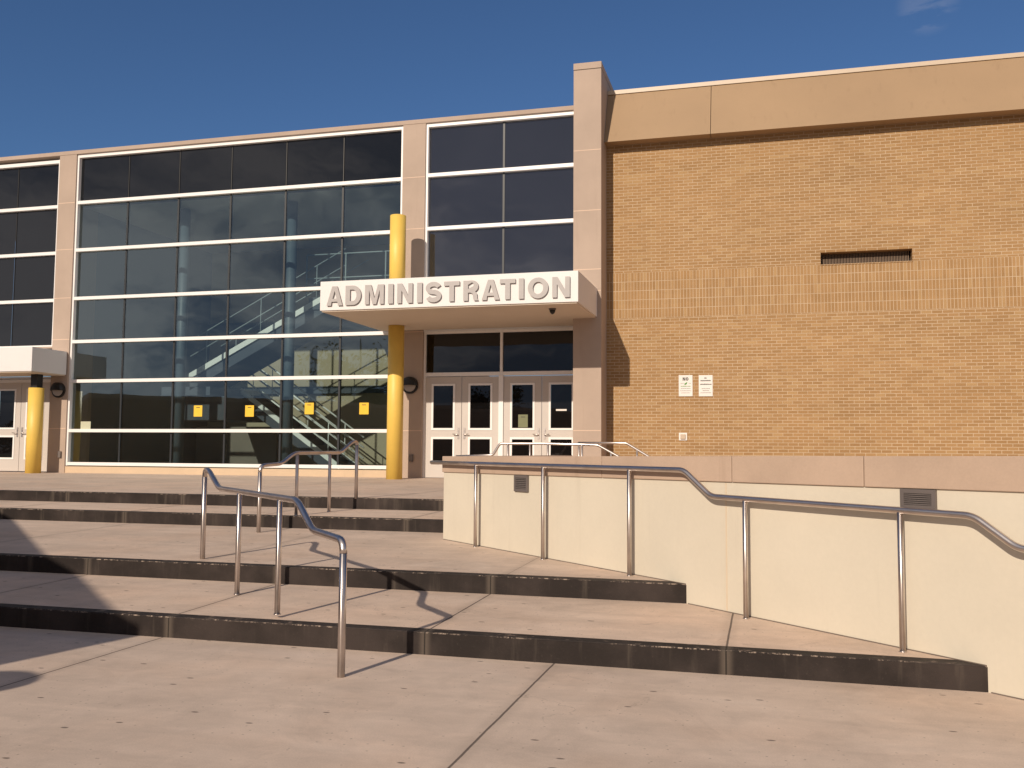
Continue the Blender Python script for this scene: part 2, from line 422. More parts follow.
# ramp behind the angled wall
MB().prism([(-3.3, 13.0), (12, 13.0), (12, 20.64), (-3.3, 20.64)], -.1, lambda x, y: zt4(x, y)-.085*(x+3.3) if x > -3.2 else zt4(x, y)).build('ramp', M_tread3, kind='structure')
MB().prism([(-3.5, 10.95), (.9, 7.35), (3.9, 4.9), (12, 4.9), (12, 13.0), (-3.5, 13.0)], .0, lambda x, y: .6 if x < 0 else .3).build('planter_soil', M_grass, kind='structure')

# ------------------------------------------------------------------ angled retaining wall
ln = 10.6; B = WA+WD*ln
rw = thing('retaining_wall', 'cream painted retaining wall with pinkish stone coping beside the steps', 'wall', (WA.x, WA.y, 0))
def wl(t, o=0.0): return WA+WD*t+WN*o
T = .32
zc0, zc1 = 1.232, 1.445
zcb = lambda x, y: 1.220+.0045*max(0, (Vector((x, y))-WA).dot(WD))
zct = lambda x, y: 1.412+.0085*max(0, (Vector((x, y))-WA).dot(WD))
segs = [0, .0]
jt = [0]
pw = [wl(0), wl(ln), wl(ln, T), wl(.12, T)]
ret = [(WA.x+.0, WA.y), ]
MB().prism([tuple(wl(0)), tuple(wl(ln)), tuple(wl(ln, T)), tuple(wl(T*.9, T)), (-3.50, 17.2), (-3.83, 17.2)], -.3, lambda x, y: zcb(x, y)-.001).build('wall_body', M_cream, rw)
if True:
    ty2 = (Y2-WA.y)/WD.y; ty1 = (Y1-WA.y)/WD.y
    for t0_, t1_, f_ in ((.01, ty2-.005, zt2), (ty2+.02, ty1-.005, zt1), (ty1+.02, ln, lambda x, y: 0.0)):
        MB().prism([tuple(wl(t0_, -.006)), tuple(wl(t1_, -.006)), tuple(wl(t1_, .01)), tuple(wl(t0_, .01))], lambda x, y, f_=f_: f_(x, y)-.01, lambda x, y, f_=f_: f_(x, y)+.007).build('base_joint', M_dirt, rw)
def inwall(px, py, off=0.0):
    o_ = WA+WN*off
    d = rt*((px-512)/FPX) - up*((py-384)/FPX) + fwd
    n = Vector((WD.y, -WD.x, 0)); t = (n.x*o_.x+n.y*o_.y)/(n.x*d.x+n.y*d.y)
    q = d*t; return (Vector((q.x, q.y))-WA).dot(WD), q.z+CAM_H
cuts = [0.0] + [inwall(px, 465)[0] for px in (603, 733, 865)] + [7.9, ln]
for k in range(len(cuts)-1):
    a, b_ = cuts[k]+(.004 if k else -.012), cuts[k+1]-.004
    MB().prism([tuple(wl(a, -.018)), tuple(wl(b_, -.018)), tuple(wl(b_, T+.02)), tuple(wl(a+(T if k == 0 else 0), T+.02))], zcb, zct).build('coping', M_coping, rw, bevel=.006)
MB().prism([(-3.85, 11.2), (-3.48, 11.05), (-3.48, 17.2), (-3.85, 17.2)], 1.221, 1.409).build('coping', M_coping, rw, bevel=.006)
tj = inwall(727, 600)[0]
MB().prism([tuple(wl(tj-.007, -.003)), tuple(wl(tj+.007, -.003)), tuple(wl(tj+.007, .01)), tuple(wl(tj-.007, .01))], 0, zc0-.002).build('expansion_joint', M_cjoint, rw)

def wall_vent(name, px0, py0, px1, py1, label):
    t0, z1 = inwall(px0, py0); t1, z0 = inwall(px1, py1)
    z1 = min(z1+.03, zcb(*wl(t0))-.004)
    v = thing(name, label, 'vent', (*wl((t0+t1)/2), z0), 'louvered vents in the cream wall')
    f = .028
    def bar(mb, a, b, c, d, o0, o1): mb.prism([tuple(wl(a, o0)), tuple(wl(b, o0)), tuple(wl(b, o1)), tuple(wl(a, o1))], c, d)
    mb = MB(); bar(mb, t0, t1, z0, z0+f, -.022, .01); bar(mb, t0, t1, z1-f, z1, -.022, .01)
    bar(mb, t0, t0+f, z0+f, z1-f, -.022, .01); bar(mb, t1-f, t1, z0+f, z1-f, -.022, .01)
    mb.build('frame', M_grille, v)
    mb = MB(); bar(mb, t0+f, t1-f, z0+f, z1-f, -.004, .01); mb.build('backing', M_void, v)
    n_ = 6; mb = MB()
    for k in range(n_):
        za = z0+f+(z1-z0-2*f)*(k+.2)/n_; zb = za+(z1-z0-2*f)/n_*.5
        i = len(mb.v)
        a, b_ = t0+f, t1-f
        mb.v += [(*wl(a, -.020), za), (*wl(b_, -.020), za), (*wl(b_, -.006), zb), (*wl(a, -.006), zb), (*wl(a, -.020), za+.006), (*wl(b_, -.020), za+.006), (*wl(b_, -.006), zb+.006), (*wl(a, -.006), zb+.006)]
        mb.f += [tuple(i+k2 for k2 in q) for q in ((0,3,2,1),(4,5,6,7),(0,1,5,4),(1,2,6,5),(2,3,7,6),(3,0,4,7))]
    mb.build('slats', M_grille, v)
wall_vent('wall_vent', 515.5, 475, 529, 492, 'small square grey vent under the coping near the wall end')
wall_vent('wall_vent', 901.5, 487, 937.5, 510.5, 'wide grey louvered vent under the coping above the handrail')

# ------------------------------------------------------------------ handrails
def handrail(name, label, path, posts, r=.0255, rad=.07, group='steel handrails'):
    h = thing(name, label, 'handrail', path[0] if len(posts) == 0 else posts[0][0], group)
    fp = fillet(path, rad)
    vert = lambda a, b: abs(b[0]-a[0]) < 1e-4 and abs(b[1]-a[1]) < 1e-4
    if vert(fp[0], fp[1]):
        MB().tube([fp[0], fp[1]], r, 24).build('post', M_post, h); fp = fp[1:]
    if vert(fp[-1], fp[-2]):
        MB().tube([fp[-1], fp[-2]], r, 24).build('post', M_post, h); fp = fp[:-1]
    MB().tube(fp, r, 16).build('rail', M_steel, h)
    for base, top in posts:
        MB().tube([base, top], r*.88, 20).build('post', M_post, h)
        bz = Vector(base)
        MB().tube([bz+Vector((0, 0, -.001)), bz+Vector((0, 0, .006))], r*1.12, 16).build('weld_collar', M_steel, h)
    return h
# front left rail at 45 degrees across the steps
a0 = Vector((-2.705, 5.769)); a1 = Vector((-5.575, 8.555)); ud = (a1-a0).normalized(); L1 = (a1-a0).length
r1 = lambda s_, z: (a0.x+ud.x*s_, a0.y+ud.y*s_, z)
handrail('handrail', 'bent steel handrail across the lower steps, nearest of all the rails',
    [r1(0, 0), r1(0, .885), r1(.62, .905), r1(.98, 1.10), r1(3.38, 1.10), r1(3.83, 1.265), r1(L1, 1.27), r1(L1, .36)],
    [(r1(1.42, .19), r1(1.42, 1.09)), (r1(2.63, .185), r1(2.63, 1.09))], rad=.085)
# rear rail on the upper steps
b0 = Vector((-6.354, 10.996)); b1 = Vector((-5.906, 12.995)); vd = (b1-b0).normalized(); L2 = (b1-b0).length
r2 = lambda s_, z: (b0.x+vd.x*s_, b0.y+vd.y*s_, z)
handrail('handrail', 'bent steel handrail on the upper steps behind the nearest rail',
    [r2(0, .41), r2(0, 1.27), r2(.40, 1.29), r2(.66, 1.435), r2(1.66, 1.44), r2(1.93, 1.60), r2(L2, 1.61), r2(L2, .76)],
    [(r2(.72, .585), r2(.72, 1.43)), (r2(1.42, .60), r2(1.42, 1.43))], rad=.085)
# rail along the angled wall
OFF = -.085
wr = lambda px, py: inwall(px, py)
def wp(px, z): return (*wl(inwall(px, 520, OFF)[0], OFF), z)
RZ = 1.335
path = [(*wl(inwall(444, 465)[0]-.16, OFF), RZ+.002), wp(475, RZ), wp(684, RZ-.005), wp(711, 1.12), wp(973, 1.095), wp(1017, .915), (*wl(inwall(1017, 520)[0]+1.2, OFF), .91), (*wl(inwall(1017, 520)[0]+1.2, OFF), .0)]
posts = []
for px, zf, zt in ((475.5, zt2, RZ), (543, zt2, RZ), (629.3, zt2, RZ), (745, zt1, 1.118), (900, zt1, 1.10)):
    q = wp(px, 0); posts.append(((q[0], q[1], zf(q[0], q[1])), (q[0], q[1], zt-.005)))
handrail('handrail', 'long steel handrail running along the cream retaining wall', path, posts, r=.0235, rad=.06)
# two rails on the ramp behind the wall
def rp(px, py, Y): return tuple(at(px, py, Y))
def zr(x, y): return zt4(x, y)-.085*max(0, x+3.3)
def ramp_rail(label, pts, Y, extra, postpx):
    P_ = [rp(px, py, Y) for px, py in pts]
    e_ = (P_[-1][0]+extra, Y, P_[-1][2]-.085*extra); P_.append(e_)
    ps = []
    for px in postpx:
        q = at(px, 450, Y); zt = min(p[2] for p in P_[:1])
        # rail height at this x
        for i in range(len(P_)-1):
            if P_[i][0] <= q.x <= P_[i+1][0]:
                f = (q.x-P_[i][0])/(P_[i+1][0]-P_[i][0]); zt = P_[i][2]*(1-f)+P_[i+1][2]*f
        ps.append(((q.x, Y, zr(q.x, Y)), (q.x, Y, zt)))
    ps.append(((e_[0], Y, zr(e_[0], Y)), e_))
    handrail('handrail', label, P_, ps, rad=.05)
ramp_rail('steel ramp handrail rising over the coping in front of the glass doors', [(456, 456.5), (493, 455), (500, 443.6), (545, 443.6), (597.5, 445), (620, 457.5)], 18.0, 2.2, (459, 508, 530, 548, 582, 611))
ramp_rail('steel ramp handrail farther back, beside the stone pillar and brick', [(578, 443), (626, 443), (650, 457.5)], 19.2, 2.4, (579, 637))

# ------------------------------------------------------------------ the school building
sb = thing('school_building', 'two storey school wing of buff brick, pink stone and glass', 'building', (-4, 21.2, .83))
YG = 21.2                                                   # glass line
GZ = .80
# stone top band over the glass bays
MB().box(-40, -4.03, 21.05, 22.2, 9.425, 9.53).build('parapet_band', M_stone, sb, bevel=.006)
MB().box(-40.0, -4.03, 21.40, 30.0, 9.531, 9.56).build('roof', M_cap, sb)
# pilasters, in stone blocks with pale joints
def stone_post(x0, x1, y0, y1, z0, z1, joints, name, jw=.009):
    MB().box(x0, x1, y0, y1, z0, z1).build(name, M_stone, sb, bevel=.006)
    for z in joints:
        MB().box(x0+.008, x1-.008, y0-.0025, y0+.01, z-jw, z+jw).build('mortar_joint', M_joint, sb)
stone_post(-18.50, -17.955, 21.06, 22.0, GZ, 9.424, (2.0, 4.38, 5.5, 6.82, 8.1), 'pilaster')
stone_post(-8.50, -7.91, 21.06, 22.0, GZ, 9.424, (1.95, 4.32, 5.5, 6.83, 8.1), 'pilaster')
# the tall pillar between glass and brick
px0, px1 = -4.022, -3.405
stone_post(px0, px1, 19.9, 22.6, GZ-.2, 9.87, (1.93, 4.95, 5.42, 6.72, 8.06), 'pillar')
MB().box(px0-.004, px1+.004, 19.896, 22.6, 9.885, 10.03).build('pillar_cap', M_stone, sb, bevel=.006)
MB().box(px0+.006, px1-.006, 19.908, 22.55, 9.87, 9.885).build('cap_joint', M_jdark, sb)
# low stone course under the curtain wall
MB().box(-17.955, -8.50, 21.08, 22.0, GZ-.1, 1.0).build('base_course', M_base, sb, bevel=.006)

# brick block with a slot opening
YB = 20.6; VX0, VX1, VZ0, VZ1 = 1.14, 2.935, 5.44, 5.695
wb = MB()
XR = 30.0
wb.box(px1, VX0, YB, YB+.4, -.2, 8.9); wb.box(VX1, XR, YB, YB+.4, -.2, 8.9)
wb.box(VX0, VX1, YB, YB+.4, -.2, VZ0); wb.box(VX0, VX1, YB, YB+.4, VZ1, 8.9)
wb.build('brick_wall', M_brick, sb)
MB().box(XR-.4, XR, YB+.4, 34, -.2, 8.9).build('brick_wall', M_brick, sb)
MB().box(px1, XR, YB+.42, 34, 9.3, 9.5).build('roof', M_cap, sb)
# sloped fascia over the brick
fx = at(711, 110, 20.6).x
FT, FB = 9.575, 8.33
for xa, xb in ((px1+.004, fx-.006), (fx+.006, 14.0), (14.012, XR)):
    MB().section([(20.36, FB), (20.27, FB), (20.76, FT), (21.4, FT), (21.4, FB+.1), (20.6, FB)][1:], xa, xb).build('fascia_panel', M_fascia, sb)
MB().section([(20.735, FT+.004), (20.745, FT+.1), (21.5, FT+.1), (21.5, FT+.004)], px1+.004, XR+.05).build('fascia_cap', M_cap, sb)
MB().box(px1+.004, XR, 20.40, 21.2, FB+.005, FT-.02).build('fascia_backing', M_jdark, sb) if False else None
# louvre in the slot
sl = MB()
sl.box(VX0, VX1, YB+.28, YB+.3, VZ0, VZ1)
sl.build('slot_backing', M_void, sb)
sv = MB()
k = 0; xx = VX0+.03
while xx < VX1-.03:
    sv.box(xx, xx+.014, YB+.2, YB+.22, VZ0, VZ1); xx += .03
sv.build('slot_grille', mottled('slot_bars', (.20, .135, .09), .7, .1, 4, 50, 0), sb)
MB().box(VX0-.012, VX1+.012, YB-.012, YB+.02, VZ0-.022, VZ0-.003).build('slot_sill', M_brick, sb)

# ---- curtain wall frames
def framed(rows, cols, x0, x1, mats, name, label=None, mull_dark=True, cut=None):
    """rows: z of the horizontal caps from the top; cols: x of the dark mullions"""
    w = MB(); t = .05
    fx0, fx1 = x0, x1
    w.box(fx0, fx0+.055, YG-.10, YG+.02, rows[-1]-.05, rows[0]+.05)
    w.box(fx1-.055, fx1, YG-.10, YG+.02, rows[-1]-.05, rows[0]+.05)
    for i, z in enumerate(rows):
        h = .045 if i in (0,) else .042
        w.box(fx0+.055, fx1-.055, YG-.097, YG+.018, z-h, z+h)
    fr = w.build('window_frame', M_white, sb)
    if label: fr['label'] = label
    for i in range(len(rows)-1):
        for xm in cols:
            thin = mats(i, 0) == M_dglass; hw_ = .011 if thin else .024
            MB().box(xm-hw_, xm+hw_, YG-.004 if thin else (YG-.012 if mull_dark else YG-.03), YG+.07, rows[i+1]+.042, rows[i]-.042).build('mullion', M_black if thin else M_mull, fr)
    cols = sorted(cols)
    ed = [fx0+.055]+list(cols)+[fx1-.055]
    for i in range(len(rows)-1):
        for j in range(len(ed)-1):
            g0, g1 = ed[j]+(.024 if j else 0), ed[j+1]-(.024 if j < len(ed)-2 else 0)
            tx = random.uniform(-.0004, .0004); tz = random.uniform(-.0004, .0004)
            y = YG+.004; z0, z1 = rows[i+1]+.042, rows[i]-.042
            m_ = mats(i, j)
            MB().poly([(g0, y-tx-tz, z0), (g1, y+tx-tz, z0), (g1, y+tx+tz, z1), (g0, y-tx+tz, z1)]).build('glass_pane', m_, fr)
    return fr
ROW = [9.38, 8.10, 6.80, 5.485, 4.32, 3.26, 1.945, 1.07]
COL = [-16.385, -14.835, -13.29, -11.72, -10.135]
framed(ROW, COL, -17.955, -8.50, lambda i, j: M_dglass if i == 0 else M_glass, 'w', 'white framed glass wall with the staircase behind it')
framed([9.38, 8.14, 6.825, 5.5, 4.36], [-5.97], -7.91, px0, lambda i, j: M_bglass, 'w', 'dark glazed bay above the entrance canopy')
framed([9.28, 8.03, 6.75, 5.46, 4.2], [-19.96, -21.5, -23.0, -24.6, -26.1], -27.6, -18.50, lambda i, j: M_dglass, 'w', 'dark glazed bay above the left canopy')
for k, (xa, xb) in enumerate(((-40, -27.6),)):
    MB().box(xa, xb, 21.06, 21.5, GZ-.1, 9.424).build('stone_wall', M_stone, sb)
MB().box(-27.6, -18.5, 21.06, 21.4, 4.26-.11, 4.26-.06).build('head_trim', M_stone, sb)

# ---- doors: leaf, four trims, glass, lever handle
def door_pair(xs, zb, side=1):
    for sgn in (-1, 1):
        xh = xs + sgn*.915; xa, xb = sorted((xs+sgn*.006, xh))
        y0, y1 = YG-.035, YG+.012
        gx0 = xa+.165; gx1 = xb-.165
        u0, u1, l0, l1 = zb+1.14, zb+2.23, zb+.33, zb+.965
        w = MB()
        w.box(xa, gx0, y0, y1, zb+.01, zb+2.40); w.box(gx1, xb, y0, y1, zb+.01, zb+2.40)
        w.box(gx0, gx1, y0, y1, zb+.01, l0); w.box(gx0, gx1, y0, y1, l1, u0); w.box(gx0, gx1, y0, y1, u1, zb+2.40)
        d = w.build('door', M_door, sb)
        for (za, zc) in ((l0, l1), (u0, u1)):
            t = MB(); q = .042
            t.box(gx0-.005, gx0+q, y0-.012, y0+.006, za-.005, zc+.005); t.box(gx1-q, gx1+.005, y0-.012, y0+.006, za-.005, zc+.005)
            t.box(gx0+q, gx1-q, y0-.012, y0+.006, za-.005, za+q); t.box(gx0+q, gx1-q, y0-.012, y0+.006, zc-q, zc+.005)
            t.build('pane_trim', M_white, d)
            MB().poly([(gx0+q, y0+.014, za+q), (gx1-q, y0+.014, za+q), (gx1-q, y0+.014, zc-q), (gx0+q, y0+.014, zc-q)]).build('glass_pane', M_doorglass, d)
        hx = xs+sgn*.075; hz = zb+1.06
        h = MB(); h.box(hx-.022, hx+.022, y0-.012, y0, hz-.13, hz+.13)
        h.tube(fillet([(hx, y0-.012, hz-.03), (hx, y0-.06, hz-.03), (hx+sgn*.12, y0-.065, hz-.02)], .02), .011, 8)
        h.tube([(hx, y0-.012, hz+.07), (hx, y0-.024, hz+.07)], .017, 10)
        h.build('handle', M_steel, d)
def door_set(x0, x1, seams, zb, ztop, posts_, trans):
    w = MB()
    w.box(x0, x0+.06, YG-.06, YG+.03, zb, ztop); w.box(x1-.04, x1, YG-.06, YG+.03, zb, ztop)
    w.box(x0+.06, x1-.04, YG-.058, YG+.03, trans-.055, trans+.035); w.box(x0+.06, x1-.04, YG-.058, YG+.03, ztop-.05, ztop)
    for p_ in posts_: w.box(p_-.055, p_+.055, YG-.07, YG+.03, zb, trans-.055); w.box(p_-.03, p_+.03, YG-.056, YG+.03, trans+.035, ztop-.05)
    fr = w.build('door_frame', M_white, sb)
    ed = [x0+.06]+list(posts_)+[x1-.04]
    for i in range(len(ed)-1):
        g0, g1 = ed[i]+(.03 if i else 0), ed[i+1]-(.03 if i < len(ed)-2 else 0)
        MB().poly([(g0, YG, trans+.035), (g1, YG, trans+.035), (g1, YG, ztop-.05), (g0, YG, ztop-.05)]).build('transom_pane', M_doorglass, fr)
    for s_ in seams: door_pair(s_, zb)
ZB = .832
door_set(-7.925, px0, [-6.955, -5.01], ZB, 4.315, [-5.985], 3.30)
sx_ = at(21, 430, YG).x
door_set(-23.4, -18.50, [sx_, sx_-1.96], ZB+.01, 3.398, [sx_-.98], 3.30)
MB().box(-27.6, -23.4, 21.1, 21.4, GZ-.1, 4.15).build('stone_wall', M_stone, sb)

# ---- canopies with lettering
def canopy(x0, x1, y0, y1, z0, z1, label):
    w = MB().box(x0, x1, y0, y1, z0+.025, z1)
    c = w.build('canopy', M_canopy, sb, bevel=.008); c['label'] = label
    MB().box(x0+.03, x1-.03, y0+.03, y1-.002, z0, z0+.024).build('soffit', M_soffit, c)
    return c
CZ0, CZ1, CY = 4.355, 4.992, 17.8
can = canopy(-8.987, -3.497, CY, 21.03, CZ0, CZ1, 'white canopy lettered ADMINISTRATION over the doors')
can2 = canopy(-27.0, -17.99, 19.8, 21.03, 3.40, 4.045, 'plain white canopy at the left edge')

def arc(cx, cy, rx, ry, a0_, a1_, n_=14):
    return [(cx+rx*cos(radians(a0_+(a1_-a0_)*i/n_)), cy+ry*sin(radians(a0_+(a1_-a0_)*i/n_))) for i in range(n_+1)]
def glyph(ch, W, H, s):
    if ch == 'I': return [[(0, 0), (W, 0), (W, H), (0, H)]]
    if ch == 'T': return [[(W/2-s/2, 0), (W/2+s/2, 0), (W/2+s/2, H-s*.86), (W, H-s*.86), (W, H), (0, H), (0, H-s*.86), (W/2-s/2, H-s*.86)]]
    if ch == 'N': return [[(0, 0), (s*.92, 0), (s*.92, H*.64), (W-s*1.0, 0), (W, 0), (W, H), (W-s*.92, H), (W-s*.92, H*.36), (s*1.0, H), (0, H)]]
    if ch == 'M': return [[(0, 0), (s*.9, 0), (s*.9, H*.74), (W/2-s*.42, 0), (W/2+s*.42, 0), (W-s*.9, H*.74), (W-s*.9, 0), (W, 0), (W, H), (W-s*1.32, H), (W/2, H*.3), (s*1.32, H), (0, H)]]
    if ch == 'A': return [[(0, 0), (s*1.02, 0), (W*.31, H*.2), (W*.69, H*.2), (W-s*1.02, 0), (W, 0), (W*.5+s*.56, H), (W*.5-s*.56, H)], [(W*.37, H*.36), (W*.63, H*.36), (W*.5, H*.76)]]
    if ch == 'O': return [arc(W/2, H/2, W/2, H/2*1.02, 0, 350, 35), arc(W/2, H/2, W/2-s, H/2*1.02-s*.86, 0, 350, 35)]
    if ch == 'D':
        r = W*.52
        return [[(0, 0)]+arc(W-r, H/2, r, H/2, -90, 90)+[(0, H)], [(s, s*.84)]+arc(W-r, H/2, r-s, H/2-s*.84, -90, 90)+[(s, H-s*.84)]]
    if ch == 'R':
        r = H*.29; cx = W*.60; cy = H-r
        o = [(0, 0), (s, 0), (s, H*.40), (W*.46, H*.40), (W*.62, H*.34), (W*.66, H*.10), (W*.71, 0), (W, 0), (W*.93, H*.09), (W*.90, H*.33), (W*.78, H*.46)]
        o += [(cx+(W-cx)*.97*cos(radians(a_)), cy+r*sin(radians(a_))) for a_ in range(-50, 91, 14)] + [(0, H)]
        return [o, [(s, H*.58)]+arc(W*.55, H-.5*(H*.42-0)+H*.0, (W-s)-W*.55, H*.42/2-s*.80*.5, -90, 90, 8)+[(s, H-s*.84)]]
    if ch == 'S':
        rx = W/2-s/2; ry = (H*1.02-s*.9)/4; t0, t1 = 18, 270
        up_ = [(W/2+rx*cos(radians(a_)), H*1.01-s*.45-ry+ry*sin(radians(a_))) for a_ in [18+252*i/22 for i in range(23)]]
        lo_ = [(W/2+rx*cos(radians(a_)), -H*.01+s*.45+ry+ry*sin(radians(a_))) for a_ in [90-252*i/22 for i in range(23)]]
        cl = up_[:-1]+lo_[1:]
        Lr, Rr = [], []
        for i, p_ in enumerate(cl):
            a_ = cl[max(i-1, 0)]; b_ = cl[min(i+1, len(cl)-1)]; dx, dy = b_[0]-a_[0], b_[1]-a_[1]; d = hypot(dx, dy)
            hw = s*.47
            Lr.append((p_[0]-dy/d*hw, p_[1]+dx/d*hw)); Rr.append((p_[0]+dy/d*hw, p_[1]-dx/d*hw))
        return [Lr+Rr[::-1]]
def letter(ch, x0, x1, zb, h, y, parent, s=.098, depth=.035, material=None, name='letter'):
    loops = glyph(ch, x1-x0, h, s)
    if ch == 'I': pass
    flat = [p_ for lp in loops for p_ in lp]
    tris = tessellate_polygon([[Vector((a_, b_, 0)) for a_, b_ in lp] for lp in loops])
    mb = MB(); n_ = len(flat)
    mb.v = [(x0+a_, y-depth, zb+b_) for a_, b_ in flat]+[(x0+a_, y, zb+b_) for a_, b_ in flat]
    mb.f = [tuple(t) for t in tris]
    k0 = 0
    for lp in loops:
        m_ = len(lp)
        for i in range(m_): mb.f.append((k0+i, k0+(i+1) % m_, n_+k0+(i+1) % m_, n_+k0+i))
        k0 += m_
    return mb.build(name, material or M_letter, parent)
LX = [('A', 327.6, 343.4), ('D', 346.4, 361.8), ('M', 365.8, 384.6), ('I', 388.9, 393.9), ('N', 398, 413.2), ('I', 417.8, 422.8), ('S', 426.2, 442), ('T', 444.6, 460),
      ('R', 463.9, 479), ('A', 482.3, 500), ('T', 500.4, 515.8), ('I', 519.3, 524.2), ('O', 528.3, 548.6), ('N', 552.7, 570.2)]
for ch, pa, pb in LX:
    xa = at(pa, 292, CY).x; xb = at(pb, 292, CY).x
    L_ = letter(ch, xa, xb, CZ0+.115, .405, CY-.018, can, s=.1, depth=.024)
    L_['label'] = 'raised grey letter %s on the canopy front' % ch

# ---- yellow columns
def column(x, y, z1, z2, r, label, cap=None):
    c = MB().tube([(x, y, GZ-.02), (x, y, z1)] , r, 40).build('column', M_yellow, sb); c['label'] = label
    if z2: MB().tube([(x, y, z2+.0), (x, y, z1+.0)], r*1.0, 40).build('column_head', M_yellow, c)
    return c
col1 = MB()
cx1, cy1, cr1 = -8.245, 20.2, .185
c1 = MB().tube([(cx1, cy1, GZ-.02), (cx1, cy1, CZ0-.002)], cr1, 48).tube([(cx1, cy1, CZ1+.002), (cx1, cy1, 6.94)], cr1, 48).build('column', M_yellow, sb)
c1['label'] = 'tall yellow round column passing through the lettered canopy'
pl_ = at(34.3, 440, 20.5); zt_ = at(34, 388, 20.5).z
c2 = MB().tube([(pl_.x, 20.5, GZ-.02), (pl_.x, 20.5, zt_)], .19, 48).build('column', M_yellow, sb)
c2['label'] = 'short yellow round column under the left canopy'
MB().box(pl_.x-.10, pl_.x+.10, 20.40, 20.60, zt_, 3.398).build('column_neck', M_black, c2)

# ---- interior behind the clear glass
IX0, IX1, IYB, IZT = -17.95, -8.45, 27.6, 8.02
MB().box(IX0, IX1, 21.35, IYB, .60, ZB).build('interior_floor', M_infloor, sb)
MB().box(IX0-.2, IX1+.2, IYB, IYB+.2, .8, 9.3).build('interior_back_wall', M_inwall, sb)
MB().box(IX0-.2, IX0, 21.99, IYB, .8, 9.3).build('interior_side_wall', M_incol, sb)
MB().box(IX1, IX1+.2, 21.99, IYB, .8, 9.3).build('interior_side_wall', M_inwall, sb)
MB().box(IX0, IX1, 21.405, IYB, IZT+.03, IZT+.2).build('ceiling', M_inceil, sb)
MB().box(IX0, IX1, 21.33, 21.40, 8.04, 9.35).build('spandrel_backing', M_void, sb)
for xx in (-15.30, -12.06):
    MB().tube([(xx, 22.2, ZB), (xx, 22.2, IZT)], .13, 24).build('interior_column', M_incol, sb)
MB().box(-11.9, IX1, 22.9, IYB, 5.25, 5.58).build('upper_floor', M_instr, sb)
MB().box(IX0, -11.9, 27.0, IYB, 5.35, 5.58).build('upper_floor', M_instr, sb)
MB().box(IX0, IX1, 27.45, IYB, 3.28, 3.5).build('wall_beam', M_instr, sb)
def flight(xa, za, xb, zb_, y0, y1, mat_, label, rails):
    """stair flight between two levels: stringers, steps, pale caps and rails"""
    n_ = 13; s = MB()
    t0, t1 = .05, .40
    for yy in (y0, y1-.05):
        i = len(s.v)
        s.v += [(xa, yy, za-t1), (xb, yy, zb_-t1), (xb, yy, zb_+t0), (xa, yy, za+t0), (xa, yy+.05, za-t1), (xb, yy+.05, zb_-t1), (xb, yy+.05, zb_+t0), (xa, yy+.05, za+t0)]
        s.f += [tuple(i+k2 for k2 in q) for q in ((0,1,2,3),(4,7,6,5),(0,4,5,1),(1,5,6,2),(2,6,7,3),(3,7,4,0))]
    i = len(s.v)
    s.v += [(xa, y0+.05, za-.36), (xb, y0+.05, zb_-.36), (xb, y1-.05, zb_-.36), (xa, y1-.05, za-.36)]; s.f.append((i, i+1, i+2, i+3))
    for k in range(n_):
        x0 = xa+(xb-xa)*k/n_; x1 = xa+(xb-xa)*(k+1)/n_; z = za+(zb_-za)*(k+.5)/n_
        s.box(x0, x1, y0+.051, y1-.051, z-.2, z-.03)
    f = s.build('stair_flight', M_instr, sb); f['label'] = label
    cap = MB()
    for yy in (y0-.03, y1+.03):
        i = len(cap.v); w_ = .025
        cap.v += [(xa, yy-w_, za-.09), (xb, yy-w_, zb_-.09), (xb, yy-w_, zb_+.07), (xa, yy-w_, za+.07), (xa, yy+w_, za-.09), (xb, yy+w_, zb_-.09), (xb, yy+w_, zb_+.07), (xa, yy+w_, za+.07)]
        cap.f += [tuple(i+k2 for k2 in q) for q in ((0,1,2,3),(4,7,6,5),(0,4,5,1),(1,5,6,2),(2,6,7,3),(3,7,4,0))]
    cap.build('stringer_cap', M_inrail, f)
    for yy in (y0, y1):
        r_ = MB()
        for hh in rails: r_.tube([(xa, yy, za+hh), (xb, yy, zb_+hh)], .026 if mat_ is M_inrail else .018, 8)
        for k in range(3):
            x = xa+(xb-xa)*(k+.3)/2.8; z = za+(zb_-za)*(k+.3)/2.8
            r_.tube([(x, yy, z), (x, yy, z+rails[-1])], .014, 8)
        r_.build('stair_rail', mat_, f)
la = at(242, 391, 24.6); lb2 = at(334, 462, 24.6); sl_ = (lb2.z-la.z)/(lb2.x-la.x); xe = la.x+(ZB+.02-la.z)/sl_
LZ = la.z
flight(la.x, LZ, xe, ZB+.02, 24.6, 25.7, M_inrail, 'lower stair flight seen through the glass', (.38, .70, 1.0))
ua = at(190, 376, 22.95); ub = at(345, 285.5, 22.95)
flight(ua.x, ua.z, ub.x, ub.z, 22.95, 24.45, M_inrail2, 'upper stair flight seen through the glass', (.55, 1.0))
MB().box(ua.x-.9, la.x, 22.95, 25.7, LZ-.22, LZ+.02).build('stair_landing', M_instr, sb)
MB().box(la.x-.02, la.x+.02, 24.55, 25.75, LZ-.12, LZ+.06).build('landing_nosing', M_inrail, sb)
q0, q1 = at(181, 386, 23.4), at(226, 420, 23.4)
MB().box(q0.x, q1.x, 23.4, 25.7, q1.z, LZ-.221).build('landing_enclosure', M_instr, sb)
gr_ = MB()
for hh in (.5, 1.15): gr_.tube([(-12.0, 22.95, 5.6+hh), (-8.5, 22.95, 5.6+hh)], .02, 8)
for k in range(4): gr_.tube([(-12.0+k*1.15, 22.95, 5.58), (-12.0+k*1.15, 22.95, 6.75)], .022, 8)
gr_.build('gallery_rail', M_inrail2, sb)
MB().box(-17.9, -15.0, 26.9, 27.5, ZB, 2.2).build('wall_counter', M_infloor, sb)

